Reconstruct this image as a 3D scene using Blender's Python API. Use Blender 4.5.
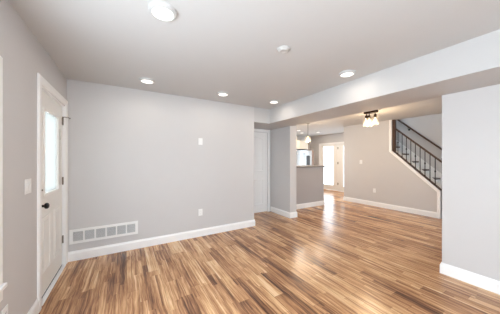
import bpy, bmesh, math, random
from mathutils import Vector, Matrix
random.seed(7)
S = bpy.context.scene
COL = S.collection
for o in list(bpy.data.objects):
    bpy.data.objects.remove(o)

# ------------------------------------------------------------------ camera
H = 1.372                                   # eye height
cd = bpy.data.cameras.new('camera')
cam = bpy.data.objects.new('camera', cd)
COL.objects.link(cam)
cd.sensor_width = 36.0
cd.lens = 208.0 / 500.0 * 36.0
cd.shift_y = 2.0 / 500.0                    # horizon two pixels under the middle
cd.clip_start = 0.02
cam.location = (0, 0, H)
cam.rotation_euler = (math.radians(90), 0, -math.atan(123.5 / 208.0))
S.camera = cam

# ------------------------------------------------------------------ sky, daylight, exposure
w = bpy.data.worlds.new('sky')
S.world = w
w.use_nodes = True
bg = w.node_tree.nodes['Background']
bg.inputs['Color'].default_value = (0.86, 0.935, 1.0, 1)
bg.inputs['Strength'].default_value = 9.0
S.view_settings.view_transform = 'Standard'
S.view_settings.look = 'None'
S.view_settings.gamma = 1.0
S.view_settings.use_curve_mapping = False
S.view_settings.exposure = 0.2
LED_W, LED_COL = 1.7, (1.0, 0.90, 0.78)       # each flat ceiling light
BULB_W, BULB_COL = 9.0, (1.0, 0.74, 0.47)     # each bulb of the dining fixture
PEND_W = 9.0
KITCH_W, KITCH_COL = 10.0, (1.0, 0.83, 0.64)


def portal(name, loc, rot, sx, sy):
    """daylight guide in a window or glazed door opening"""
    l = bpy.data.lights.new(name, 'AREA')
    l.shape = 'RECTANGLE'
    l.size, l.size_y = sx, sy
    l.cycles.is_portal = True
    o = bpy.data.objects.new(name, l)
    o.location, o.rotation_euler = loc, rot
    COL.objects.link(o)


R90 = math.radians(90)
portal('daylight_left_window', (-0.80, 0.35, 1.28), (0, -R90, 0), 1.4, 3.2)
portal('daylight_entry_door', (-0.76, 3.115, 1.445), (0, -R90, 0), 0.84, 0.48)
portal('daylight_front_window', (0.45, -1.9, 1.35), (R90, 0, 0), 1.7, 1.7)
portal('daylight_dining_window', (4.5, -1.9, 1.45), (R90, 0, 0), 1.8, 1.4)
portal('daylight_added_kitchen_window', (4.6, 7.2, 1.65), (-R90, 0, 0), 1.4, 1.0)
portal('daylight_patio_door', (7.70, 5.63, 1.1), (0, R90, 0), 1.7, 1.6)
portal('daylight_added_stair_window', (7.25, 3.2, 3.9), (0, R90, 0), 1.0, 1.2)


# ------------------------------------------------------------------ materials
def mat(name, color, rough=0.5, metal=0.0, spec=0.5, noise=0.0, nscale=40, bump=0.0, bscale=300, coat=0.0, stretch=None):
    m = bpy.data.materials.new(name)
    m.use_nodes = True
    nt = m.node_tree
    b = nt.nodes['Principled BSDF']
    b.inputs['Base Color'].default_value = (*color, 1)
    b.inputs['Roughness'].default_value = rough
    b.inputs['Metallic'].default_value = metal
    b.inputs['Specular IOR Level'].default_value = spec
    b.inputs['Coat Weight'].default_value = coat
    tc = nt.nodes.new('ShaderNodeTexCoord')
    src = tc.outputs['Object']
    if stretch:
        mp = nt.nodes.new('ShaderNodeMapping')
        mp.inputs['Scale'].default_value = stretch
        nt.links.new(src, mp.inputs['Vector'])
        src = mp.outputs['Vector']
    n = nt.nodes.new('ShaderNodeTexNoise')
    n.inputs['Scale'].default_value = nscale
    n.inputs['Detail'].default_value = 4
    nt.links.new(src, n.inputs['Vector'])
    if noise > 0:
        mx = nt.nodes.new('ShaderNodeMix')
        mx.data_type = 'RGBA'
        nt.links.new(n.outputs['Fac'], mx.inputs['Factor'])
        mx.inputs['A'].default_value = (*[max(0, c * (1 - noise)) for c in color], 1)
        mx.inputs['B'].default_value = (*[min(1, c * (1 + noise)) for c in color], 1)
        nt.links.new(mx.outputs['Result'], b.inputs['Base Color'])
    if bump > 0:
        n2 = nt.nodes.new('ShaderNodeTexNoise')
        n2.inputs['Scale'].default_value = bscale
        nt.links.new(src, n2.inputs['Vector'])
        bp = nt.nodes.new('ShaderNodeBump')
        bp.inputs['Strength'].default_value = bump
        bp.inputs['Distance'].default_value = 0.002
        nt.links.new(n2.outputs['Fac'], bp.inputs['Height'])
        nt.links.new(bp.outputs['Normal'], b.inputs['Normal'])
    return m


def emit(name, color, strength):
    m = bpy.data.materials.new(name)
    m.use_nodes = True
    nt = m.node_tree
    b = nt.nodes['Principled BSDF']
    b.inputs['Base Color'].default_value = (0.9, 0.9, 0.9, 1)
    b.inputs['Emission Color'].default_value = (*color, 1)
    b.inputs['Emission Strength'].default_value = strength
    return m


def pane_mat(name, tint, gloss=0.06, frost=0.0, frost_col=(0.95, 0.95, 0.93)):
    m = bpy.data.materials.new(name)
    m.use_nodes = True
    nt = m.node_tree
    for n in list(nt.nodes):
        if n.type != 'OUTPUT_MATERIAL':
            nt.nodes.remove(n)
    out = [n for n in nt.nodes if n.type == 'OUTPUT_MATERIAL'][0]
    tr = nt.nodes.new('ShaderNodeBsdfTransparent')
    tr.inputs['Color'].default_value = (*tint, 1)
    gl = nt.nodes.new('ShaderNodeBsdfGlossy')
    gl.inputs['Roughness'].default_value = 0.03
    mx = nt.nodes.new('ShaderNodeMixShader')
    mx.inputs['Fac'].default_value = gloss
    nt.links.new(tr.outputs[0], mx.inputs[1])
    nt.links.new(gl.outputs[0], mx.inputs[2])
    last = mx.outputs[0]
    if frost > 0:
        tl = nt.nodes.new('ShaderNodeBsdfTranslucent')
        tl.inputs['Color'].default_value = (*frost_col, 1)
        mx2 = nt.nodes.new('ShaderNodeMixShader')
        mx2.inputs['Fac'].default_value = frost
        nt.links.new(last, mx2.inputs[1])
        nt.links.new(tl.outputs[0], mx2.inputs[2])
        last = mx2.outputs[0]
    nt.links.new(last, out.inputs['Surface'])
    return m


def floor_mat():
    m = bpy.data.materials.new('wood_laminate_planks')
    m.use_nodes = True
    nt = m.node_tree
    N, L = nt.nodes, nt.links
    b = N['Principled BSDF']
    tc = N.new('ShaderNodeTexCoord')
    sp = N.new('ShaderNodeSeparateXYZ')
    L.new(tc.outputs['Object'], sp.inputs[0])

    def math_(op, a, c=None, d=None):
        n = N.new('ShaderNodeMath')
        n.operation = op
        for i, v in enumerate((a, c, d)):
            if v is None:
                continue
            if isinstance(v, (int, float)):
                n.inputs[i].default_value = v
            else:
                L.new(v, n.inputs[i])
        return n.outputs[0]

    def comb(x, y, z=0.0):
        n = N.new('ShaderNodeCombineXYZ')
        for i, v in enumerate((x, y, z)):
            if isinstance(v, (int, float)):
                n.inputs[i].default_value = v
            else:
                L.new(v, n.inputs[i])
        return n.outputs[0]

    def white(v, dims='2D'):
        n = N.new('ShaderNodeTexWhiteNoise')
        n.noise_dimensions = dims
        L.new(v, n.inputs['Vector'])
        return n.outputs['Value']

    def noise(v, scale, detail=3, rough=0.55, dist=0.0):
        n = N.new('ShaderNodeTexNoise')
        n.inputs['Scale'].default_value = scale
        n.inputs['Detail'].default_value = detail
        n.inputs['Roughness'].default_value = rough
        n.inputs['Distortion'].default_value = dist
        L.new(v, n.inputs['Vector'])
        return n.outputs['Fac']

    def cells(wd, ln, seed):
        xi = math_('FLOOR', math_('DIVIDE', sp.outputs['X'], wd))
        off = math_('MULTIPLY', white(comb(xi, seed)), ln * 3.0)
        yy = math_('ADD', sp.outputs['Y'], off)
        yi = math_('FLOOR', math_('DIVIDE', yy, ln))
        return xi, yi, yy

    # wide planks, each cut into narrower printed strips
    xi, yi, yy = cells(0.115, 0.92, 3.7)
    plank = white(comb(xi, yi))
    sx, sy, sY = cells(0.115 / 2.0, 0.92, 9.1)
    strip = white(comb(sx, sy, 4.0), '3D')
    # long grain
    wob = noise(comb(math_('MULTIPLY', sp.outputs['X'], 2.0), math_('MULTIPLY', sp.outputs['Y'], 1.1), math_('MULTIPLY', plank, 19.0)), 2.0, 2)
    gx = math_('ADD', sp.outputs['X'], math_('MULTIPLY', wob, 0.05))
    shift = math_('MULTIPLY', strip, 37.0)
    streak = noise(comb(math_('MULTIPLY', gx, 34.0), math_('MULTIPLY', sp.outputs['Y'], 0.8), shift), 1.0, 3, 0.6, 0.3)
    fine = noise(comb(math_('MULTIPLY', gx, 150.0), math_('MULTIPLY', sp.outputs['Y'], 6.0), shift), 1.0, 4, 0.6, 0.4)
    big = noise(comb(math_('MULTIPLY', sp.outputs['X'], 7.0), math_('MULTIPLY', sp.outputs['Y'], 1.6), math_('MULTIPLY', plank, 11.0)), 1.0, 2)
    t = math_('ADD', math_('MULTIPLY', plank, 0.34), math_('MULTIPLY', strip, 0.20))
    t = math_('ADD', t, math_('MULTIPLY', math_('SUBTRACT', streak, 0.5), 1.6))
    t = math_('ADD', t, math_('MULTIPLY', math_('SUBTRACT', fine, 0.5), 0.85))
    t = math_('ADD', t, math_('MULTIPLY', math_('SUBTRACT', big, 0.5), 0.75))
    t = math_('ADD', t, 0.29)
    cr = N.new('ShaderNodeValToRGB')
    e = cr.color_ramp.elements
    e[0].position, e[0].color = 0.0, (0.09, 0.043, 0.025, 1)
    e[1].position, e[1].color = 1.0, (0.84, 0.59, 0.36, 1)
    for p, c in ((0.2, (0.165, 0.076, 0.042)), (0.42, (0.345, 0.165, 0.08)), (0.62, (0.53, 0.28, 0.135)), (0.8, (0.71, 0.43, 0.225))):
        x = cr.color_ramp.elements.new(p)
        x.color = (*c, 1)
    L.new(t, cr.inputs['Fac'])
    # seams
    fx = math_('FRACT', math_('DIVIDE', sp.outputs['X'], 0.115))
    fy = math_('FRACT', math_('DIVIDE', yy, 0.92))
    seam = math_('MAXIMUM', math_('LESS_THAN', fx, 0.014), math_('LESS_THAN', fy, 0.0022))
    mx = N.new('ShaderNodeMix')
    mx.data_type = 'RGBA'
    L.new(math_('MULTIPLY', seam, 0.6), mx.inputs['Factor'])
    L.new(cr.outputs['Color'], mx.inputs['A'])
    mx.inputs['B'].default_value = (0.07, 0.035, 0.02, 1)
    L.new(mx.outputs['Result'], b.inputs['Base Color'])
    b.inputs['Roughness'].default_value = 0.2
    L.new(math_('ADD', math_('MULTIPLY', fine, 0.12), 0.17), b.inputs['Roughness'])
    b.inputs['Specular IOR Level'].default_value = 0.4
    bp = N.new('ShaderNodeBump')
    bp.inputs['Strength'].default_value = 0.12
    bp.inputs['Distance'].default_value = 0.0015
    L.new(fine, bp.inputs['Height'])
    L.new(bp.outputs['Normal'], b.inputs['Normal'])
    return m


M = {
    'wall': mat('light_grey_wall_paint', (0.63, 0.617, 0.614), 0.6, noise=0.012, nscale=6, bump=0.06, bscale=500),
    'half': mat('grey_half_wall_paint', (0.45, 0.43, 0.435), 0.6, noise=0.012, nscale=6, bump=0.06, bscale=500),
    'ceiling': mat('ceiling_paint', (0.61, 0.612, 0.612), 0.75, noise=0.01, nscale=5, bump=0.05, bscale=400),
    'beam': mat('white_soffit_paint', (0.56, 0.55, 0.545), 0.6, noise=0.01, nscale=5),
    'trim': mat('white_gloss_trim', (0.95, 0.95, 0.945), 0.3, noise=0.01, nscale=12),
    'door': mat('white_door_paint', (0.90, 0.89, 0.86), 0.35, noise=0.01, nscale=10),
    'plate': mat('white_plastic', (0.91, 0.91, 0.90), 0.35, noise=0.01, nscale=80),
    'detector': mat('off_white_plastic', (0.58, 0.58, 0.57), 0.4, noise=0.01, nscale=80),
    'black': mat('black_metal', (0.012, 0.012, 0.013), 0.35, metal=0.6, noise=0.2, nscale=90),
    'iron': mat('black_wrought_iron', (0.018, 0.016, 0.015), 0.45, metal=0.5, noise=0.2, nscale=120),
    'nickel': mat('brushed_nickel', (0.50, 0.47, 0.42), 0.35, metal=1.0, noise=0.08, nscale=200),
    'wood': mat('dark_stained_wood', (0.075, 0.036, 0.021), 0.38, noise=0.5, nscale=9, stretch=(8, 1, 8)),
    'oak': mat('warm_oak_threshold', (0.40, 0.22, 0.11), 0.4, noise=0.3, nscale=9, stretch=(8, 1, 8)),
    'bronze': mat('dark_bronze', (0.035, 0.018, 0.010), 0.4, metal=0.7, noise=0.2, nscale=80),
    'aged': mat('aged_nickel', (0.22, 0.19, 0.16), 0.4, metal=0.9, noise=0.08, nscale=200),
    'steel': mat('stainless_steel', (0.48, 0.48, 0.485), 0.25, metal=1.0, noise=0.04, nscale=5, stretch=(60, 60, 1)),
    'dark': mat('dark_plastic', (0.04, 0.042, 0.05), 0.4, noise=0.1, nscale=50),
    'counter': mat('grey_granite', (0.27, 0.25, 0.235), 0.25, noise=0.5, nscale=160),
    'cabinet': mat('cream_white_cabinet_paint', (0.78, 0.74, 0.66), 0.4, noise=0.01, nscale=10),
    'brown': mat('brown_panel', (0.22, 0.13, 0.08), 0.5, noise=0.2, nscale=9, stretch=(8, 8, 1)),
    'gap': mat('black_rubber', (0.015, 0.015, 0.015), 0.7, noise=0.1, nscale=50),
    'slat': mat('white_vent_slats', (0.62, 0.62, 0.62), 0.45, noise=0.01, nscale=50),
    'duct': mat('shaded_duct_lining', (0.10, 0.10, 0.10), 0.8, noise=0.1, nscale=20),
    'glass': pane_mat('window_glass', (0.97, 0.99, 1.0), 0.06),
    'blind_glass': pane_mat('glass_with_closed_white_blinds', (0.30, 0.30, 0.29), 0.03, 0.85, (0.34, 0.345, 0.335)),
    'patio_glass': pane_mat('patio_door_glass', (0.72, 0.74, 0.75), 0.04),
    'shade': pane_mat('clear_shade_glass', (0.98, 0.97, 0.95), 0.08, 0.04),
    'led': emit('led_diffuser', (1.0, 0.97, 0.92), 1.2),
    'bulb': emit('warm_bulb', (1.0, 0.80, 0.52), 2.5),
    'floor': floor_mat(),
}


# ------------------------------------------------------------------ mesh helpers
def link(name, bm, m, parent=None, loc=None, smooth=False, rot=None):
    bmesh.ops.recalc_face_normals(bm, faces=bm.faces)
    me = bpy.data.meshes.new(name)
    bm.to_mesh(me)
    bm.free()
    if smooth:
        for p in me.polygons:
            p.use_smooth = True
        me.set_sharp_from_angle(angle=math.radians(35))
    me.materials.append(M[m])
    o = bpy.data.objects.new(name, me)
    COL.objects.link(o)
    if parent:
        o.parent = parent
    if loc:
        o.location = loc
    if rot:
        o.rotation_euler = rot
    return o


def thing(name, label, cat, loc=(0, 0, 0), group=None, rz=0):
    o = bpy.data.objects.new(name, None)
    o.empty_display_size = 0.1
    COL.objects.link(o)
    o.location = loc
    o.rotation_euler = (0, 0, rz)
    o['label'] = label
    o['category'] = cat
    if group:
        o['group'] = group
    return o


def tag(o, label, cat, group=None):
    o['label'] = label
    o['category'] = cat
    if group:
        o['group'] = group
    return o


def struct(o, label=None):
    o['kind'] = 'structure'
    if label:
        o['label'] = label
    return o


def box(bm, x0, x1, y0, y1, z0, z1, bev=0.0, seg=2):
    b2 = bmesh.new()
    bmesh.ops.create_cube(b2, size=1.0)
    for v in b2.verts:
        v.co = Vector((x0 + (v.co.x + .5) * (x1 - x0), y0 + (v.co.y + .5) * (y1 - y0), z0 + (v.co.z + .5) * (z1 - z0)))
    if bev > 0:
        bmesh.ops.bevel(b2, geom=list(b2.edges), offset=bev, segments=seg, profile=0.5, affect='EDGES')
    merge(bm, b2)
    return bm


def merge(bm, b2, mtx=None):
    if mtx is not None:
        bmesh.ops.transform(b2, matrix=mtx, verts=b2.verts)
    me = bpy.data.meshes.new('tmp')
    b2.to_mesh(me)
    b2.free()
    bm.from_mesh(me)
    bpy.data.meshes.remove(me)
    return bm


def prism(bm, pts, axis, a0, a1, bev=0.0):
    """extrude a polygon; pts are the two coordinates left after axis"""
    b2 = bmesh.new()

    def co(p, a):
        if axis == 'X':
            return (a, p[0], p[1])
        if axis == 'Y':
            return (p[0], a, p[1])
        return (p[0], p[1], a)
    v0 = [b2.verts.new(co(p, a0)) for p in pts]
    v1 = [b2.verts.new(co(p, a1)) for p in pts]
    b2.faces.new(v0)
    b2.faces.new(v1[::-1])
    n = len(pts)
    for i in range(n):
        b2.faces.new((v0[i], v0[(i + 1) % n], v1[(i + 1) % n], v1[i]))
    bmesh.ops.recalc_face_normals(b2, faces=b2.faces)
    if bev > 0:
        bmesh.ops.bevel(b2, geom=list(b2.edges), offset=bev, segments=2, profile=0.5, affect='EDGES')
    return merge(bm, b2)


def lathe(bm, prof, seg=32, mtx=None):
    """revolve (radius, z) points about Z"""
    b2 = bmesh.new()
    rings = []
    for r, z in prof:
        if r < 1e-5:
            rings.append([b2.verts.new((0, 0, z))])
        else:
            rings.append([b2.verts.new((r * math.cos(2 * math.pi * k / seg), r * math.sin(2 * math.pi * k / seg), z)) for k in range(seg)])
    for a, b in zip(rings, rings[1:]):
        for k in range(seg):
            k2 = (k + 1) % seg
            if len(a) == 1 and len(b) == 1:
                continue
            if len(a) == 1:
                b2.faces.new((a[0], b[k], b[k2]))
            elif len(b) == 1:
                b2.faces.new((a[k], b[0], a[k2]))
            else:
                b2.faces.new((a[k], b[k], b[k2], a[k2]))
    return merge(bm, b2, mtx)


def tube(bm, pts, r, seg=12):
    pts = [Vector(p) for p in pts]
    b2 = bmesh.new()
    rings = []
    up = Vector((0, 0, 1))
    for i, p in enumerate(pts):
        t = (pts[min(i + 1, len(pts) - 1)] - pts[max(i - 1, 0)]).normalized()
        a = t.cross(up)
        if a.length < 1e-3:
            a = t.cross(Vector((1, 0, 0)))
        a.normalize()
        b = t.cross(a).normalized()
        rings.append([b2.verts.new(p + r * (math.cos(2 * math.pi * k / seg) * a + math.sin(2 * math.pi * k / seg) * b)) for k in range(seg)])
    for a, b in zip(rings, rings[1:]):
        for k in range(seg):
            b2.faces.new((a[k], a[(k + 1) % seg], b[(k + 1) % seg], b[k]))
    b2.faces.new(rings[0])
    b2.faces.new(rings[-1][::-1])
    return merge(bm, b2)


def sweep(bm, path, prof, n, closed=False):
    """mitred moulding: prof (a, b) with a to the left of travel in the plane and b along n"""
    path = [Vector(p) for p in path]
    n = Vector(n).normalized()
    b2 = bmesh.new()
    rings = []
    c = len(path)
    for i, p in enumerate(path):
        tin = (p - path[i - 1]).normalized() if (closed or i > 0) else None
        tout = (path[(i + 1) % c] - p).normalized() if (closed or i < c - 1) else None
        if tin is None:
            s = n.cross(tout)
        elif tout is None:
            s = n.cross(tin)
        else:
            s1, s2 = n.cross(tin), n.cross(tout)
            s = (s1 + s2)
            s = s / max(0.2, s.dot(s1))
        rings.append([b2.verts.new(p + a * s + b * n) for a, b in prof])
    m = len(prof)
    pairs = list(zip(rings, rings[1:])) + ([(rings[-1], rings[0])] if closed else [])
    for a, b in pairs:
        for k in range(m):
            b2.faces.new((a[k], a[(k + 1) % m], b[(k + 1) % m], b[k]))
    if not closed:
        b2.faces.new(rings[0])
        b2.faces.new(rings[-1][::-1])
    bmesh.ops.recalc_face_normals(b2, faces=b2.faces)
    return merge(bm, b2)


def slab_holes(bm, axis, t0, t1, a0, a1, z0, z1, holes=()):
    """upright slab with rectangular openings as ONE connected mesh; axis is the thin direction; holes (a0, a1, z0, z1)"""
    A = sorted({a0, a1, *[h[0] for h in holes], *[h[1] for h in holes]})
    Z = sorted({z0, z1, *[h[2] for h in holes], *[h[3] for h in holes]})
    A = [a for a in A if a0 <= a <= a1]
    Z = [z for z in Z if z0 <= z <= z1]

    def solid(i, j):
        if i < 0 or j < 0 or i >= len(A) - 1 or j >= len(Z) - 1:
            return False
        ca, cz = (A[i] + A[i + 1]) / 2, (Z[j] + Z[j + 1]) / 2
        return not any(h[0] < ca < h[1] and h[2] < cz < h[3] for h in holes)
    b2 = bmesh.new()
    vs = {}

    def v(i, j, t):
        k = (i, j, t)
        if k not in vs:
            vs[k] = b2.verts.new((t, A[i], Z[j]) if axis == 'X' else (A[i], t, Z[j]))
        return vs[k]
    for i in range(len(A) - 1):
        for j in range(len(Z) - 1):
            if not solid(i, j):
                continue
            b2.faces.new((v(i, j, t0), v(i + 1, j, t0), v(i + 1, j + 1, t0), v(i, j + 1, t0)))
            b2.faces.new((v(i, j, t1), v(i, j + 1, t1), v(i + 1, j + 1, t1), v(i + 1, j, t1)))
            for di, dj, p, q in ((-1, 0, (i, j), (i, j + 1)), (1, 0, (i + 1, j), (i + 1, j + 1)), (0, -1, (i, j), (i + 1, j)), (0, 1, (i, j + 1), (i + 1, j + 1))):
                if not solid(i + di, j + dj):
                    b2.faces.new((v(*p, t0), v(*q, t0), v(*q, t1), v(*p, t1)))
    bmesh.ops.recalc_face_normals(b2, faces=b2.faces)
    return merge(bm, b2)


def dup(root, loc, label, group=None):
    r = root.copy()
    COL.objects.link(r)
    r.location = loc
    r['label'] = label
    if group:
        r['group'] = group
    for ch in list(root.children):
        c = ch.copy()
        COL.objects.link(c)
        c.parent = r
        for g in list(ch.children):
            d = g.copy()
            COL.objects.link(d)
            d.parent = c
    return r


B = bmesh.new
# ------------------------------------------------------------------ key planes (metres, eye over 0,0)
XL, YB = -0.686, 3.63          # left wall face, back wall face
XE = 2.255                     # where the back wall ends at the closet alcove
XSF = 3.325                    # dining side of the beam
XB = 2.64                      # living room face of the dropped beam
XW, XW2 = 3.26, 3.46           # wall line under the beam
YO0, YO1 = 0.972, 3.674         # wide opening under the beam
YA = 4.43                      # closet door wall
XS, XS2 = 6.21, 6.33           # stair wall
YS1 = 4.345
XK = 7.61                      # patio door wall
YK = 7.10                      # kitchen back wall
YF = -1.80                     # front wall behind the viewer
CH, SZ = 2.44, 2.134           # ceiling, beam underside
XR = 7.15                      # stairwell far wall

# ------------------------------------------------------------------ shell
struct(link('floor', box(B(), -0.82, 7.74, YF - .12, 7.24, -0.10, 0.0), 'floor'))
b = B()
prism(b, [(-.806, YF - .12), (7.27, YF - .12), (7.27, 1.30), (XS2, 1.30), (XS2, 4.28), (7.73, 4.28), (7.73, 7.22), (-.806, 7.22)], 'Z', CH, CH + .12)
struct(link('ceiling', b, 'ceiling'))
b = B()
prism(b, [(XB, YF), (XW, YF), (XW, YO0), (XSF, YO0), (XSF, YO1), (XW, YO1), (XW, YA), (XE, YA), (XE, YB), (XB, YB)], 'Z', SZ, CH)
struct(link('ceiling_beam', b, 'beam'), 'white dropped beam between living room and dining room')

b = B()
slab_holes(b, 'X', XL - .12, XL, YF - .12, YB + .12, 0, CH, [(-1.2, 1.85, 0.585, 1.94), (2.645, 3.555, 0, 2.065)])
struct(link('wall_left', b, 'wall'))
struct(link('wall_back', slab_holes(B(), 'Y', YB, YB + .12, XL, XE, 0, CH), 'wall'))
struct(link('wall_alcove_left', slab_holes(B(), 'X', XE - .12, XE, YB + .12, YA, 0, CH), 'wall'))
struct(link('wall_alcove', slab_holes(B(), 'Y', YA, YA + .12, XE - .12, XW, 0, CH, [(2.33, 3.165, 0, 2.06)]), 'wall'))
struct(link('wall_closet_back', slab_holes(B(), 'Y', 5.2, 5.32, XE - .12, XW, 0, CH), 'wall'))
struct(link('wall_right', slab_holes(B(), 'X', XW, XSF, YF, YO0, 0, CH), 'wall'))
struct(link('wall_alcove_right', slab_holes(B(), 'X', XW, XW2, YO1, YK, 0, CH), 'wall'))
struct(link('wall_front', slab_holes(B(), 'Y', YF - .12, YF, XL, XR + .12, 0, CH, [(-.40, 1.30, .5, 2.2), (3.60, 5.40, .75, 2.15)]), 'wall'))
b = B()
prism(b, [(1.875, 0), (YS1, 0), (YS1, CH), (2.90, CH), (2.90, 1.60), (1.875, 0.63)], 'X', XS, XS2)
struct(link('wall_stairs', b, 'wall'))
struct(link('wall_stairs_back', slab_holes(B(), 'Y', YS1 - .065, YS1, XS2, XK + .12, 0, 5.2), 'wall'))
struct(link('wall_stairs_far', slab_holes(B(), 'X', XR, XR + .12, YF, YS1 - .065, 0, 5.2, [(2.6, 3.8, 3.4, 4.4)]), 'wall'))
struct(link('wall_stairs_upper', slab_holes(B(), 'X', XS, XS2, 1.18, YS1, CH + .12, 5.2), 'wall'))
struct(link('wall_stairs_front', slab_holes(B(), 'Y', 1.18, 1.30, XS2, XR, CH + .12, 5.2), 'wall'))
struct(link('ceiling_stairs', box(B(), XS, XR + .12, 1.18, YS1, 5.2, 5.3), 'ceiling'))
struct(link('wall_kitchen_right', slab_holes(B(), 'X', XK, XK + .12, YS1, YK + .12, 0, CH, [(4.655, 6.605, 0, 2.075)]), 'wall'))
struct(link('wall_kitchen_back', slab_holes(B(), 'Y', YK, YK + .12, XW, XK, 0, CH, [(3.9, 5.3, 1.15, 2.15)]), 'wall'))
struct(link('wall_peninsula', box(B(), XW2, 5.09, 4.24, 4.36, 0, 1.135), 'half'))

# baseboards: profile offset from wall, height
BP = [(0, 0), (.016, 0), (.016, .100), (.012, .112), (.007, .120), (.006, .130), (0, .130)]


def baseboard(name, path, flip=False):
    pr = BP if not flip else [(-a, z) for a, z in BP]
    struct(link(name, sweep(B(), [(x, y, 0) for x, y in path], pr, (0, 0, 1)), 'trim'))


baseboard('baseboard_back', [(XL, YB), (XE, YB), (XE, YA)], True)
baseboard('baseboard_left', [(XL, YF), (XL, 2.563)], True)
baseboard('baseboard_alcove', [(XW, YA - .018), (XW, YO1), (XW2, YO1), (XW2, 4.24), (5.09, 4.24), (5.09, 4.36)], True)
baseboard('baseboard_right', [(XSF, YF), (XSF, YO0), (XW, YO0), (XW, YF)], True)
baseboard('baseboard_front', [(XW, YF), (XL + .016, YF)], True)
baseboard('baseboard_stairs', [(XK, YS1), (XS, YS1), (XS, 1.939)], True)
baseboard('baseboard_kitchen', [(XK, YK), (XK, 6.70)], True)

# stair opening casing (flat white boards on the wall face) and cap in the cut
CP = [(0, 0), (.062, 0), (.062, .014), (.056, .018), (.008, .018), (0, .014)]
CN = [(-a, z) for a, z in CP]
b = B()
sweep(b, [(XS, 1.875, 0), (XS, 1.875, .63), (XS, 2.90, 1.60), (XS, 2.90, CH)], CP, (-1, 0, 0))
struct(link('trim_1', b, 'trim'), 'white casing following the stair opening')

# ------------------------------------------------------------------ entry door in the left wall
XD = XL - .025      # door face
b = B()
CE = [(0, 0), (.076, 0), (.076, .010), (.066, .018), (.02, .016), (.006, .012), (0, .008)]
sweep(b, [(XL, 2.64, 0), (XL, 2.64, 2.067), (XL, 3.554, 2.067), (XL, 3.554, 0)], CE, (1, 0, 0))
struct(link('trim_2', b, 'trim'), 'white casing round the entry door')
b = B()
for y0, y1 in ((2.6455, 2.66), (3.54, 3.5545)):
    box(b, XL - .119, XL, y0, y1, 0, 2.05)
box(b, XL - .119, XL, 2.6455, 3.5545, 2.05, 2.0645)
struct(link('trim_3', b, 'trim'), 'white jamb of the entry door')
DY0, DY1 = 2.664, 3.536
b = B()
slab_holes(b, 'X', XD - .044, XD, DY0, DY1, .022, 2.045, [(2.845, 3.31, 1.02, 1.865)])
door = struct(link('door_1', b, 'door'), 'white half glazed entry door with black knob')
FR = [(0, 0), (.030, 0), (.030, .004), (.022, .012), (.006, .012), (0, .003)]
b = B()
sweep(b, [(XD, 2.845, 1.02), (XD, 3.31, 1.02), (XD, 3.31, 1.865), (XD, 2.845, 1.865)], [(-a, z) for a, z in FR] , (1, 0, 0), True)
link('glazing_frame', b, 'door', door)
link('glass', box(B(), XD - .016, XD - .010, 2.847, 3.308, 1.022, 1.863), 'blind_glass', door)
for y0, y1 in ((2.76, 3.03), (3.17, 3.44)):
    b = B()
    sweep(b, [(XD, y0, .24), (XD, y1, .24), (XD, y1, .80), (XD, y0, .80)], [(0, 0), (.022, 0), (.018, .006), (.008, .009), (0, .002)], (1, 0, 0), True)
    box(b, XD, XD + .006, y0 + .05, y1 - .05, .29, .75, .005, 1)
    link('panel', b, 'door', door)
RY = Matrix.Rotation(R90, 4, 'Y')


def knob(z, parts, name):
    b = B()
    lathe(b, parts, 28, Matrix.Translation((XD, 2.70, z)) @ RY)
    return link(name, b, 'black', door, smooth=True)


knob(.925, [(0, 0), (.033, 0), (.033, .006), (.028, .010), (.013, .014), (.011, .034), (.018, .040), (.027, .047), (.029, .057), (.026, .066), (.016, .072), (0, .074)], 'door_knob')
knob(1.075, [(0, 0), (.031, 0), (.031, .008), (.026, .012), (0, .012)], 'deadbolt')
box_b = B()
box(box_b, XD + .010, XD + .028, 2.688, 2.712, 1.068, 1.082, .003)
link('thumb_turn', box_b, 'black', door)
for z in (1.857, 1.091, .338):
    b = B()
    lathe(b, [(0, -.05), (.006, -.05), (.007, -.046), (.007, .046), (.006, .05), (0, .05)], 12, Matrix.Translation((XD + .006, 3.538, z)))
    box(b, XD + .0005, XD + .003, 3.512, 3.538, z - .045, z + .045)
    link('hinge', b, 'aged', door, smooth=True)
b = B()
tube(b, [(XD + .006, 3.538, 1.912), (XD + .03, 3.53, 1.912), (XD + .062, 3.535, 1.912)], .004)
tube(b, [(XD + .062, 3.535, 1.912), (XD + .062, 3.60, 1.912)], .004)
lathe(b, [(0, 0), (.009, 0), (.009, .008), (0, .008)], 12, Matrix.Translation((XD + .062, 3.60, 1.912)) @ Matrix.Rotation(-R90, 4, 'X'))
lathe(b, [(0, -.008), (.009, -.008), (.009, .004), (0, .004)], 12, Matrix.Translation((XD + .006, 3.538, 1.912)))
link('door_stop', b, 'aged', door, smooth=True)
b = B()
tube(b, [(XD + .016, 3.35, 1.74), (XD + .016, 3.35, 1.06)], .0035, 8)
box(b, XD + .012, XD + .022, 3.344, 3.356, 1.60, 1.72, .003)
link('blind_slider', b, 'nickel', door)
link('door_sweep', box(B(), XD - .04, XD - .001, DY0, DY1, .006, .0215), 'gap', door)
b = B()
prism(b, [(XL - .119, 0), (XL + .012, 0), (XL + .008, .005), (XL - .119, .005)], 'Y', 2.661, 3.539)
tr = struct(link('trim_4', b, 'trim'), 'pale threshold under the entry door')

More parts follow.
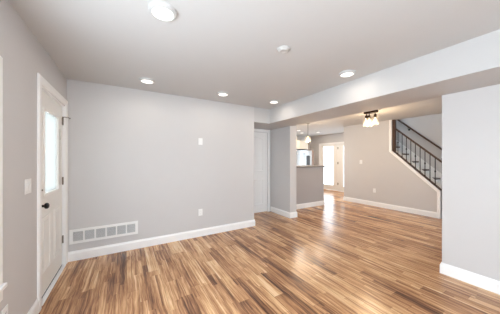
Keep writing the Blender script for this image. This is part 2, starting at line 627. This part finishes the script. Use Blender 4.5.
# ------------------------------------------------------------------ left window
def window(name, axis, face, inward, a0, a1, z0, z1, label, rails=2, wt=.12):
    """double hung window with casing, stool and apron; face is the wall face, inward the sign pointing into the room"""
    s = inward

    def P(a, off, z):
        return (face + s * off, a, z) if axis == 'X' else (a, face + s * off, z)
    nrm = (s, 0, 0) if axis == 'X' else (0, s, 0)
    b = B()
    loop = [P(a0 + .001, 0, z0), P(a0 + .001, 0, z1), P(a1 - .001, 0, z1), P(a1 - .001, 0, z0)]
    t = Vector(loop[1]) - Vector(loop[0])
    out = Vector(nrm).cross(t)
    sign = 1 if out.dot(Vector(loop[0]) - Vector(loop[3])) > 0 else -1
    sweep(b, loop, [(sign * a, z) for a, z in CE], nrm)
    root = struct(link(name, b, 'trim'), label)

    def bx(bm, a_0, a_1, o0, o1, z_0, z_1, bev=0):
        o0, o1 = sorted((face + s * o0, face + s * o1))
        if axis == 'X':
            box(bm, o0, o1, a_0, a_1, z_0, z_1, bev)
        else:
            box(bm, a_0, a_1, o0, o1, z_0, z_1, bev)
    b = B()
    bx(b, a0 - .09, a1 + .09, -.02, .032, z0 - .028, z0, .006)
    link('window_sill', b, 'trim', root)
    b = B()
    bx(b, a0 - .076, a1 + .076, .0005, .016, z0 - .10, z0 - .0285, .003)
    link('apron', b, 'trim', root)
    zm = (z0 + z1) / 2
    n = rails
    wd = (a1 - a0) / n
    for k in range(n):
        c0, c1 = a0 + k * wd, a0 + (k + 1) * wd
        for q0, q1, off in ((z0, zm + .02, -.07), (zm - .02, z1, -.10)):
            b = B()
            slab_holes(b, axis, *sorted((face + s * off, face + s * (off + .028))), c0, c1, q0, q1, [(c0 + .045, c1 - .045, q0 + .045, q1 - .045)])
            f = link('window_frame', b, 'trim', root)
            b = B()
            bx(b, c0 + .046, c1 - .046, off + .011, off + .016, q0 + .046, q1 - .046)
            link('glass', b, 'glass', f)
    return root


window('window_1', 'X', XL, 1, -1.2, 1.85, .585, 1.94, 'white cased window at the near end of the left wall', 3)
window('window_2', 'Y', YF, 1, -.40, 1.30, .5, 2.2, 'living room front window behind the viewer', 2)
window('window_3', 'Y', YF, 1, 3.60, 5.40, .75, 2.15, 'dining room front window', 2)
window('window_5', 'Y', YK, -1, 3.9, 5.3, 1.15, 2.15, 'added unseen kitchen window bringing in cool daylight')  # out-of-view window, added to brighten the kitchen with cool daylight
window('window_4', 'X', XR, -1, 2.6, 3.8, 3.4, 4.4, 'added unseen window lighting the stairwell from high up', 1)  # window above the view, put in to give the stairwell its bluish light

# ------------------------------------------------------------------ closet door in the alcove
b = B()
CX = [(0, 0), (.072, 0), (.072, .010), (.062, .018), (.02, .016), (.006, .012), (0, .008)]
sweep(b, [(2.33, YA, 0), (2.33, YA, 2.06), (3.165, YA, 2.06), (3.165, YA, 0)], CX, (0, -1, 0))
struct(link('trim_5', b, 'trim'), 'white casing round the closet door')
door2 = struct(link('door_2', box(B(), 2.335, 3.16, YA + .012, YA + .047, .012, 2.052, .002), 'trim'), 'white panelled closet door in the alcove')
YD = YA + .012
for z0, z1 in ((.20, .86), (1.05, 1.93)):
    b = B()
    x0, x1 = 2.45, 3.045
    if z1 > 1.5:      # shallow arch top
        path = [(x0, YD, z0), (x1, YD, z0), (x1, YD, z1 - .04)] + [(x1 - (x1 - x0) * k / 8, YD, z1 - .04 + .06 * math.sin(math.pi * k / 8)) for k in range(1, 8)] + [(x0, YD, z1 - .04)]
    else:
        path = [(x0, YD, z0), (x1, YD, z0), (x1, YD, z1), (x0, YD, z1)]
    sweep(b, path, [(0, 0), (.03, 0), (.024, .007), (.010, .010), (0, .002)], (0, -1, 0), True)
    box(b, x0 + .07, x1 - .07, YD - .007, YD, z0 + .07, z1 - .09, .006, 1)
    link('panel', b, 'trim', door2)
b = B()
lathe(b, [(0, 0), (.032, 0), (.032, .006), (.012, .012), (.011, .034), (.026, .045), (.028, .056), (.020, .068), (0, .072)], 24,
      Matrix.Translation((2.41, YD, .95)) @ Matrix.Rotation(R90, 4, 'X'))
link('door_knob', b, 'nickel', door2, smooth=True)

# ------------------------------------------------------------------ patio doors in the kitchen
b = B()
sweep(b, [(XK, 4.655, 0), (XK, 4.655, 2.075), (XK, 6.605, 2.075), (XK, 6.605, 0)], [(a * 1.15, z) for a, z in CE], (-1, 0, 0))
if True:
    for v in b.verts:
        pass
struct(link('trim_6', b, 'trim'), 'white casing round the patio doors')
b = B()
box(b, XK, XK + .119, 4.656, 4.69, 0, 2.04)
box(b, XK, XK + .119, 6.57, 6.604, 0, 2.04)
box(b, XK, XK + .119, 4.656, 6.604, 2.04, 2.074)
struct(link('trim_7', b, 'trim'), 'white frame of the patio doors')
for k, (y0, y1, g0, g1) in enumerate(((5.632, 6.566, 5.85, 6.38), (4.694, 5.628, 4.88, 5.37))):
    b = B()
    slab_holes(b, 'X', XK + .03, XK + .075, y0, y1, .03, 2.035, [(g0, g1, .25, 1.915)])
    d = struct(link('door_%d' % (3 + k), b, 'door'), ('left glazed patio door', 'right glazed patio door')[k])
    b = B()
    sweep(b, [(XK + .03, g0, .25), (XK + .03, g1, .25), (XK + .03, g1, 1.915), (XK + .03, g0, 1.915)], [(a, z) for a, z in FR], (-1, 0, 0), True)
    link('glazing_frame', b, 'door', d)
    link('glass', box(B(), XK + .05, XK + .056, g0 + .001, g1 - .001, .251, 1.914), 'patio_glass', d)
    if k == 0:
        for z in (1.83, 1.20, .33):
            b = B()
            lathe(b, [(0, -.05), (.008, -.05), (.008, .05), (0, .05)], 12, Matrix.Translation((XK + .024, 5.63, z)))
            box(b, XK + .026, XK + .0295, 5.60, 5.66, z - .045, z + .045)
            link('hinge', b, 'nickel', d)
b = B()
prism(b, [(XK - .06, 0), (XK + .119, 0), (XK + .119, .022), (XK - .02, .022), (XK - .055, .010)], 'Y', 4.70, 6.56)
struct(link('trim_8', b, 'oak'), 'oak threshold under the patio doors')

# ------------------------------------------------------------------ staircase
RISE, RUN, Y1, Z7 = .2186, .235, 1.46, 1.53
st = thing('staircase', 'closed staircase with dark treads and white risers behind the sloping wall', 'stairs', (6.74, Y1, 0))
SX = 6.74


def rel(o_loc, bm):
    bmesh.ops.translate(bm, verts=bm.verts, vec=-Vector(o_loc))
    return bm


X0S, X1S = XS2 + .002, XR - .002
for k in range(1, 13):
    y, z = Y1 + RUN * (k - 1), RISE * k
    link('riser', rel(st.location, box(B(), X0S + .02, X1S - .02, y + .02, y + .036, z - RISE + (0 if k > 1 else 0), z - .041)), 'trim', st)
    ye = y + RUN + .035 if k < 12 else YS1 - .07
    link('tread', rel(st.location, box(B(), X0S + .02, X1S - .02, y - .01, ye, z - .040, z, .006)), 'wood', st)
for x0, x1 in ((X0S, X0S + .018), (X1S - .018, X1S)):
    b = B()
    ys, ye = Y1 - .03, YS1 - .075
    sl = RISE / RUN
    zb = lambda y: max(0.0, sl * (y - Y1) - .15)
    prism(b, [(ys, 0.0), (ys, .30), (Y1 + .02, .33 + sl * .05)] + [(ye, .33 + sl * (ye - Y1))] + [(ye, zb(ye)), (Y1 + .15 / sl, 0.0)], 'X', x0, x1)
    link('stringer', rel(st.location, b), 'trim', st)

# balustrade on the sloping wall
SL = .9463
capz = lambda y: .63 + SL * (y - 1.875)
railz = lambda y: 1.474 + .925 * (y - 2.03)
XM = XS + .06
br = thing('stair_railing', 'dark wood handrail with black iron balusters standing on the sloping wall', 'railing', (XM, 1.875, 0))
b = B()
prism(b, [(1.88, capz(1.88) + .001), (2.838, capz(2.838) + .001), (2.838, capz(2.838) + .036), (1.88, capz(1.88) + .036)], 'X', XM - .035, XM + .035, .005)
link('shoe_rail', rel(br.location, b), 'wood', br)
b = B()
prism(b, [(1.866, railz(1.866) - .05), (2.838, railz(2.838) - .05), (2.838, railz(2.838)), (1.866, railz(1.866))], 'X', XM - .028, XM + .028, .01)
link('handrail', rel(br.location, b), 'wood', br)
b = B()
prism(b, [(2.84, capz(2.84) + .001), (2.898, capz(2.898) + .001), (2.898, CH - .002), (2.84, CH - .002)], 'X', XM - .04, XM + .06)
link('half_post', rel(br.location, b), 'wood', br)
b = B()
box(b, XM - .04, XM + .04, 1.785, 1.865, 0, 1.36, .004)
box(b, XM - .05, XM + .05, 1.775, 1.873, 1.36, 1.385, .006)
lathe(b, [(0, 0), (.04, 0), (.036, .02), (.015, .035), (0, .038)], 4, Matrix.Translation((XM, 1.825, 1.385)) @ Matrix.Rotation(math.radians(45), 4, 'Z'))
link('newel_post', rel(br.location, b), 'wood', br)
y = 2.775
k = 0
while y > 1.90:
    b = B()
    z0, z1 = capz(y) + .036, railz(y) - .051
    tube(b, [(XM, y, z0), (XM, y, z1)], .009, 8)
    lathe(b, [(0, 0), (.014, 0), (.012, .018), (.008, .022)], 10, Matrix.Translation((XM, y, z0 + .004)))
    if k % 2 == 0:
        zm = (z0 + z1) / 2
        lathe(b, [(0, -.03), (.010, -.026), (.016, -.01), (.018, 0), (.016, .01), (.010, .026), (0, .03)], 12, Matrix.Translation((XM, y, zm)))
    link('baluster', rel(br.location, b), 'iron', br, smooth=True)
    y -= .098
    k += 1

# wall handrail on the stairwell's far wall
XH = 7.08
wz = lambda y: 1.662 + .92 * (y - 2.156)
wr = thing('wall_handrail', 'dark wood handrail fixed on brackets to the stairwell wall', 'handrail', (XH, 2.2, wz(2.2)))
b = B()
tube(b, [(XH, 1.5, wz(1.5)), (XH, 3.75, wz(3.75))], .022, 14)
link('rail', rel(wr.location, b), 'wood', wr, smooth=True)
for y in (1.8, 2.87, 3.6):
    b = B()
    z = wz(y)
    tube(b, [(XH, y, z - .024), (XH, y, z - .06), (XH + .02, y, z - .08), (XR - .008, y, z - .085)], .007, 8)
    lathe(b, [(0, 0), (.03, 0), (.028, .006), (0, .0075)], 20, Matrix.Translation((XR - .0005, y, z - .085)) @ Matrix.Rotation(-R90, 4, 'Y'))
    link('bracket', rel(wr.location, b), 'iron', wr, smooth=True)

# ------------------------------------------------------------------ kitchen
b = B()
prism(b, [(XW2 + .001, 4.19), (5.24, 4.19), (5.28, 4.23), (5.28, 4.92), (5.24, 4.96), (XW2 + .001, 4.96)], 'Z', 1.136, 1.176, .006)
tag(link('countertop', b, 'counter'), 'grey stone breakfast bar top on the grey half wall', 'countertop')
cab = thing('base_cabinet', 'cream base cabinet on the kitchen side of the half wall', 'cabinet', (4.2, 4.64, 0))
b = B()
box(b, XW2 + .03, 5.06, 4.365, 4.88, .10, 1.134)
box(b, XW2 + .03, 5.06, 4.365, 4.82, .0, .10)
link('body', rel(cab.location, b), 'cabinet', cab)
for k in range(3):
    x0 = XW2 + .06 + k * .54
    dd = link('door', rel(cab.location, box(B(), x0, x0 + .50, 4.881, 4.90, .14, 1.10, .004)), 'cabinet', cab)
    b = B()
    tube(b, [(x0 + .05, 4.901, .82), (x0 + .05, 4.925, .83), (x0 + .05, 4.925, .97), (x0 + .05, 4.901, .98)], .005, 8)
    link('handle', rel(cab.location, b), 'nickel', dd)

fr = thing('refrigerator', 'stainless steel refrigerator with dark dispenser beyond the half wall', 'refrigerator', (6.44, 6.72, 0))
b = B()
box(b, 6.00, 6.88, 6.43, 7.08, .03, 1.76, .004)
for px in (6.05, 6.83):
    for py in (6.48, 7.03):
        lathe(b, [(0, 0), (.02, 0), (.02, .035), (0, .035)], 10, Matrix.Translation((px, py, 0)))
link('cabinet_body', rel(fr.location, b), 'dark', fr)
for x0, x1, hx in ((6.002, 6.436, 6.40), (6.442, 6.878, 6.478)):
    d = link('door', rel(fr.location, box(B(), x0, x1, 6.36, 6.425, .06, 1.75, .012, 3)), 'steel', fr)
    b = B()
    tube(b, [(hx, 6.359, .75), (hx, 6.32, .78), (hx, 6.32, 1.58), (hx, 6.359, 1.61)], .011, 10)
    link('handle', rel(fr.location, b), 'steel', d, smooth=True)
    if x0 < 6.2:
        continue
b = B()
box(b, 6.56, 6.76, 6.352, 6.3595, 1.10, 1.52, .004)
box(b, 6.575, 6.745, 6.345, 6.352, 1.40, 1.50, .003)
link('dispenser', rel(fr.location, b), 'dark', fr)

uc = thing('upper_cabinet', 'cream two door cabinet above the refrigerator', 'cabinet', (6.4, 6.8, 1.80))
link('body', rel(uc.location, box(B(), 6.10, 7.08, 6.77, YK - .001, 1.81, 2.20)), 'cabinet', uc)
for x0 in (6.105, 6.595):
    b = B()
    box(b, x0, x0 + .48, 6.75, 6.769, 1.815, 2.195, .003)
    sweep(b, [(x0 + .05, 6.75, 1.865), (x0 + .43, 6.75, 1.865), (x0 + .43, 6.75, 2.145), (x0 + .05, 6.75, 2.145)], [(0, 0), (.015, 0), (.010, .006), (0, .002)], (0, -1, 0), True)
    link('door', rel(uc.location, b), 'cabinet', uc)
link('side_in_shade', rel(uc.location, box(B(), 7.081, 7.15, 6.78, YK - .001, 1.81, 2.15, .003)), 'brown', uc)  # brown colour paints in the shade on the cream cabinet's side
b = B()
prism(b, [(6.895, 0), (7.14, 0), (7.14, 1.70), (7.11, 1.755), (7.06, 1.775), (6.895, 1.775)], 'Y', 6.46, 7.08, .008)
tag(link('tall_panel', b, 'brown'), 'brown tall narrow panel standing right of the refrigerator', 'cabinet')

# ------------------------------------------------------------------ return air vent on the back wall
vt = thing('wall_vent', 'long white six section return air vent low on the back wall', 'vent', (-.25, YB, .325))
V0, V1, VZ0, VZ1 = -.656, .152, .228, .422
secs = [(V0 + .028 + k * (.752 + .0) / 6 + .009, V0 + .028 + (k + 1) * .752 / 6 - .009) for k in range(6)]
b = B()
slab_holes(b, 'Y', YB - .012, YB - .001, V0, V1, VZ0, VZ1, [(s0, s1, VZ0 + .034, VZ1 - .034) for s0, s1 in secs])
link('frame', rel(vt.location, b), 'plate', vt)
link('duct_lining', rel(vt.location, box(B(), V0 + .02, V1 - .02, YB - .0009, YB - .0003, VZ0 + .02, VZ1 - .02)), 'duct', vt)
for s0, s1 in secs:
    b = B()
    n = 11
    for k in range(n):
        z = VZ0 + .037 + k * (VZ1 - VZ0 - .074) / (n - 1)
        prism(b, [(YB - .0102, z - .0045), (YB - .0092, z - .005), (YB - .0015, z + .0038), (YB - .0025, z + .0043)], 'X', s0, s1)
    link('grille', rel(vt.location, b), 'slat', vt)


# ------------------------------------------------------------------ wall plates
def plate(name, label, cat, loc, face, wdt, hgt, kind, group):
    """face: rotation about Z so the plate's front (-Y) looks into the room"""
    t = thing(name, label, cat, loc, group, face)
    link('cover_plate', box(B(), -wdt / 2, wdt / 2, -.006, -.0005, -hgt / 2, hgt / 2, .0025), 'plate', t)
    if kind == 'outlet':
        for z in (-.020, .020):
            b = B()
            box(b, -.017, .017, -.0085, -.0061, z - .014, z + .014, .001, 1)
            r = link('receptacle', b, 'plate', t)
            b = B()
            box(b, -.008, -.006, -.0092, -.0086, z - .003, z + .006)
            box(b, .006, .008, -.0092, -.0086, z - .003, z + .006)
            link('slots', b, 'dark', r)
    else:
        n = 2 if wdt > .1 else 1
        for k in range(n):
            cx = (k - (n - 1) / 2) * .046
            b = B()
            prism(b, [(-.0061, -.033), (-.009, -.033), (-.0115, .033), (-.0061, .033)], 'X', cx - .016, cx + .016, .0008)
            link('rocker', b, 'plate', t)
    return t


# front looks along -Y when rz=0, +X when rz=+90, -X when rz=-90
plate('light_switch', 'white single switch plate high on the back wall', 'light switch', (1.13, YB, 1.683), 0, .075, .118, 'switch', 'switch plates')
plate('electrical_outlet', 'white outlet low on the back wall right of the vent', 'outlet', (1.13, YB, .425), 0, .075, .118, 'outlet', 'outlet plates')
plate('light_switch', 'white double switch plate beside the entry door', 'light switch', (XL, 2.358, 1.152), R90, .12, .118, 'switch', 'switch plates')
plate('electrical_outlet', 'white outlet under the left window sill', 'outlet', (XL, 1.985, .345), R90, .075, .118, 'outlet', 'outlet plates')
plate('light_switch', 'white switch plate on the sloping stair wall of the dining room', 'light switch', (XS, 3.763, 1.28), -R90, .085, .118, 'switch', 'switch plates')
plate('electrical_outlet', 'white outlet low on the stair wall of the dining room', 'outlet', (XS, 3.357, .455), -R90, .075, .118, 'outlet', 'outlet plates')


# ------------------------------------------------------------------ ceiling lights
def area(parent, loc, size, watts, color, name='lamp_light'):
    l = bpy.data.lights.new(name, 'AREA')
    l.shape = 'DISK'
    l.size = size
    l.energy = watts
    l.color = color
    o = bpy.data.objects.new(name, l)
    o.parent = parent
    o.location = loc
    COL.objects.link(o)
    return o


def disc_light(loc, label, group, watts, color=LED_COL):
    t = thing('ceiling_light', label, 'ceiling light', loc, group)
    b = B()
    lathe(b, [(.098, 0), (.098, -.006), (.092, -.020), (.078, -.026), (.073, -.024), (.073, -.010), (0, -.010)], 40)
    link('trim_ring', b, 'detector', t, smooth=True)
    b = B()
    lathe(b, [(0, -.011), (.0725, -.011), (.0725, -.021), (.060, -.0245), (0, -.026)], 40)
    link('diffuser', b, 'led', t, smooth=True)
    area(t, (0, 0, -.030), .14, watts, color)
    return t


l0 = disc_light((.226, 1.611, CH), 'large round white ceiling light nearest the viewer at top left', 'flat ceiling lights in the living room', LED_W)
for loc, lab in (((.24, 3.13), 'round ceiling light near the corner above the entry door end of the back wall'),
                 ((1.35, 3.135), 'round ceiling light halfway along the back wall'),
                 ((2.345, 3.08), 'round ceiling light in the corner between back wall and beam'),
                 ((2.355, 1.606), 'round ceiling light beside the beam nearest the viewer')):
    dup(l0, (*loc, CH), lab)
k0 = disc_light((5.45, 5.67, CH), 'left small ceiling light in the kitchen beyond the half wall', 'flat ceiling lights in the kitchen', KITCH_W, KITCH_COL)
dup(k0, (6.40, 5.60, CH), 'small kitchen ceiling light nearest the patio doors')
dup(k0, (6.05, 6.10, CH), 'small kitchen ceiling light in front of the refrigerator cabinets')

sd = thing('smoke_detector', 'round white smoke detector in the middle of the living room ceiling', 'smoke detector', (1.311, 1.57, CH))
b = B()
lathe(b, [(.066, 0), (.066, -.008), (.060, -.014), (0, -.014)], 36)
link('base', b, 'detector', sd, smooth=True)
b = B()
lathe(b, [(.054, -.0142), (.052, -.020), (.044, -.026), (.030, -.027), (.028, -.026), (0, -.026)], 36)
link('cover', b, 'detector', sd, smooth=True)

# dining room flush fixture: bar plate with three jar shades
FX, FY = 4.66, 2.60
fx = thing('chandelier', 'bronze three light flush fixture with clear glass shades on the dining ceiling', 'ceiling light', (FX, FY, CH))
link('canopy', box(B(), -.06, .06, -.13, .13, -.052, -.001, .006), 'bronze', fx)
for dx, dy, dz in ((0, .10, 0), (-.065, 0, -.02), (0.01, -.09, 0)):
    b = B()
    lathe(b, [(0, -.050), (.007, -.051), (.007, -.085 + dz), (.024, -.088 + dz), (.031, -.100 + dz), (.031, -.150 + dz), (.024, -.158 + dz), (0, -.158 + dz)], 20, Matrix.Translation((dx, dy, 0)))
    s = link('socket', b, 'bronze', fx, smooth=True)
    b = B()
    lathe(b, [(.032, -.130 + dz), (.050, -.140 + dz), (.060, -.165 + dz), (.066, -.325 + dz), (.062, -.327 + dz), (.056, -.167 + dz), (.047, -.144 + dz), (.032, -.134 + dz)], 28, Matrix.Translation((dx, dy, 0)))
    link('glass_shade', b, 'shade', s, smooth=True)
    b = B()
    lathe(b, [(0, -.159 + dz), (.012, -.160 + dz), (.014, -.18 + dz), (.027, -.215 + dz), (.032, -.245 + dz), (.024, -.272 + dz), (0, -.284 + dz)], 20, Matrix.Translation((dx, dy, 0)))
    link('bulb', b, 'bulb', s, smooth=True)
    l = bpy.data.lights.new('bulb_light', 'POINT')
    l.energy, l.color, l.shadow_soft_size = BULB_W, BULB_COL, .04
    o = bpy.data.objects.new('bulb_light', l)
    o.parent = fx
    o.location = (dx, dy, -.36 + dz)
    COL.objects.link(o)

# pendants over the breakfast bar
def pendant(loc, label):
    t = thing('pendant_lamp', label, 'pendant lamp', loc, 'glass pendants over the breakfast bar')
    b = B()
    lathe(b, [(0, 0), (.055, 0), (.055, -.012), (.045, -.022), (0, -.024)], 28)
    link('canopy', b, 'nickel', t, smooth=True)
    link('cord', tube(B(), [(0, 0, -.02), (0, 0, -.34)], .005, 8), 'bronze', t)
    b = B()
    lathe(b, [(0, -.34), (.018, -.342), (.022, -.36), (.022, -.40), (0, -.402)], 20)
    link('socket', b, 'nickel', t, smooth=True)
    b = B()
    lathe(b, [(.023, -.37), (.045, -.39), (.075, -.46), (.085, -.56), (.082, -.562), (.071, -.462), (.042, -.394), (.023, -.374)], 28)
    link('glass_shade', b, 'shade', t, smooth=True)
    b = B()
    lathe(b, [(0, -.403), (.012, -.404), (.026, -.44), (.030, -.462), (.022, -.485), (0, -.494)], 20)
    link('bulb', b, 'bulb', t, smooth=True)
    l = bpy.data.lights.new('pendant_light', 'POINT')
    l.energy, l.color, l.shadow_soft_size = PEND_W, BULB_COL, .04
    o = bpy.data.objects.new('pendant_light', l)
    o.parent = t
    o.location = (0, 0, -.57)
    COL.objects.link(o)
    return t


p0 = pendant((4.66, 4.46, CH), 'lit clear glass pendant lamp hanging in full view over the breakfast bar')
pendant((4.12, 4.46, CH), 'lit glass pendant lamp mostly hidden behind the end of the alcove wall')
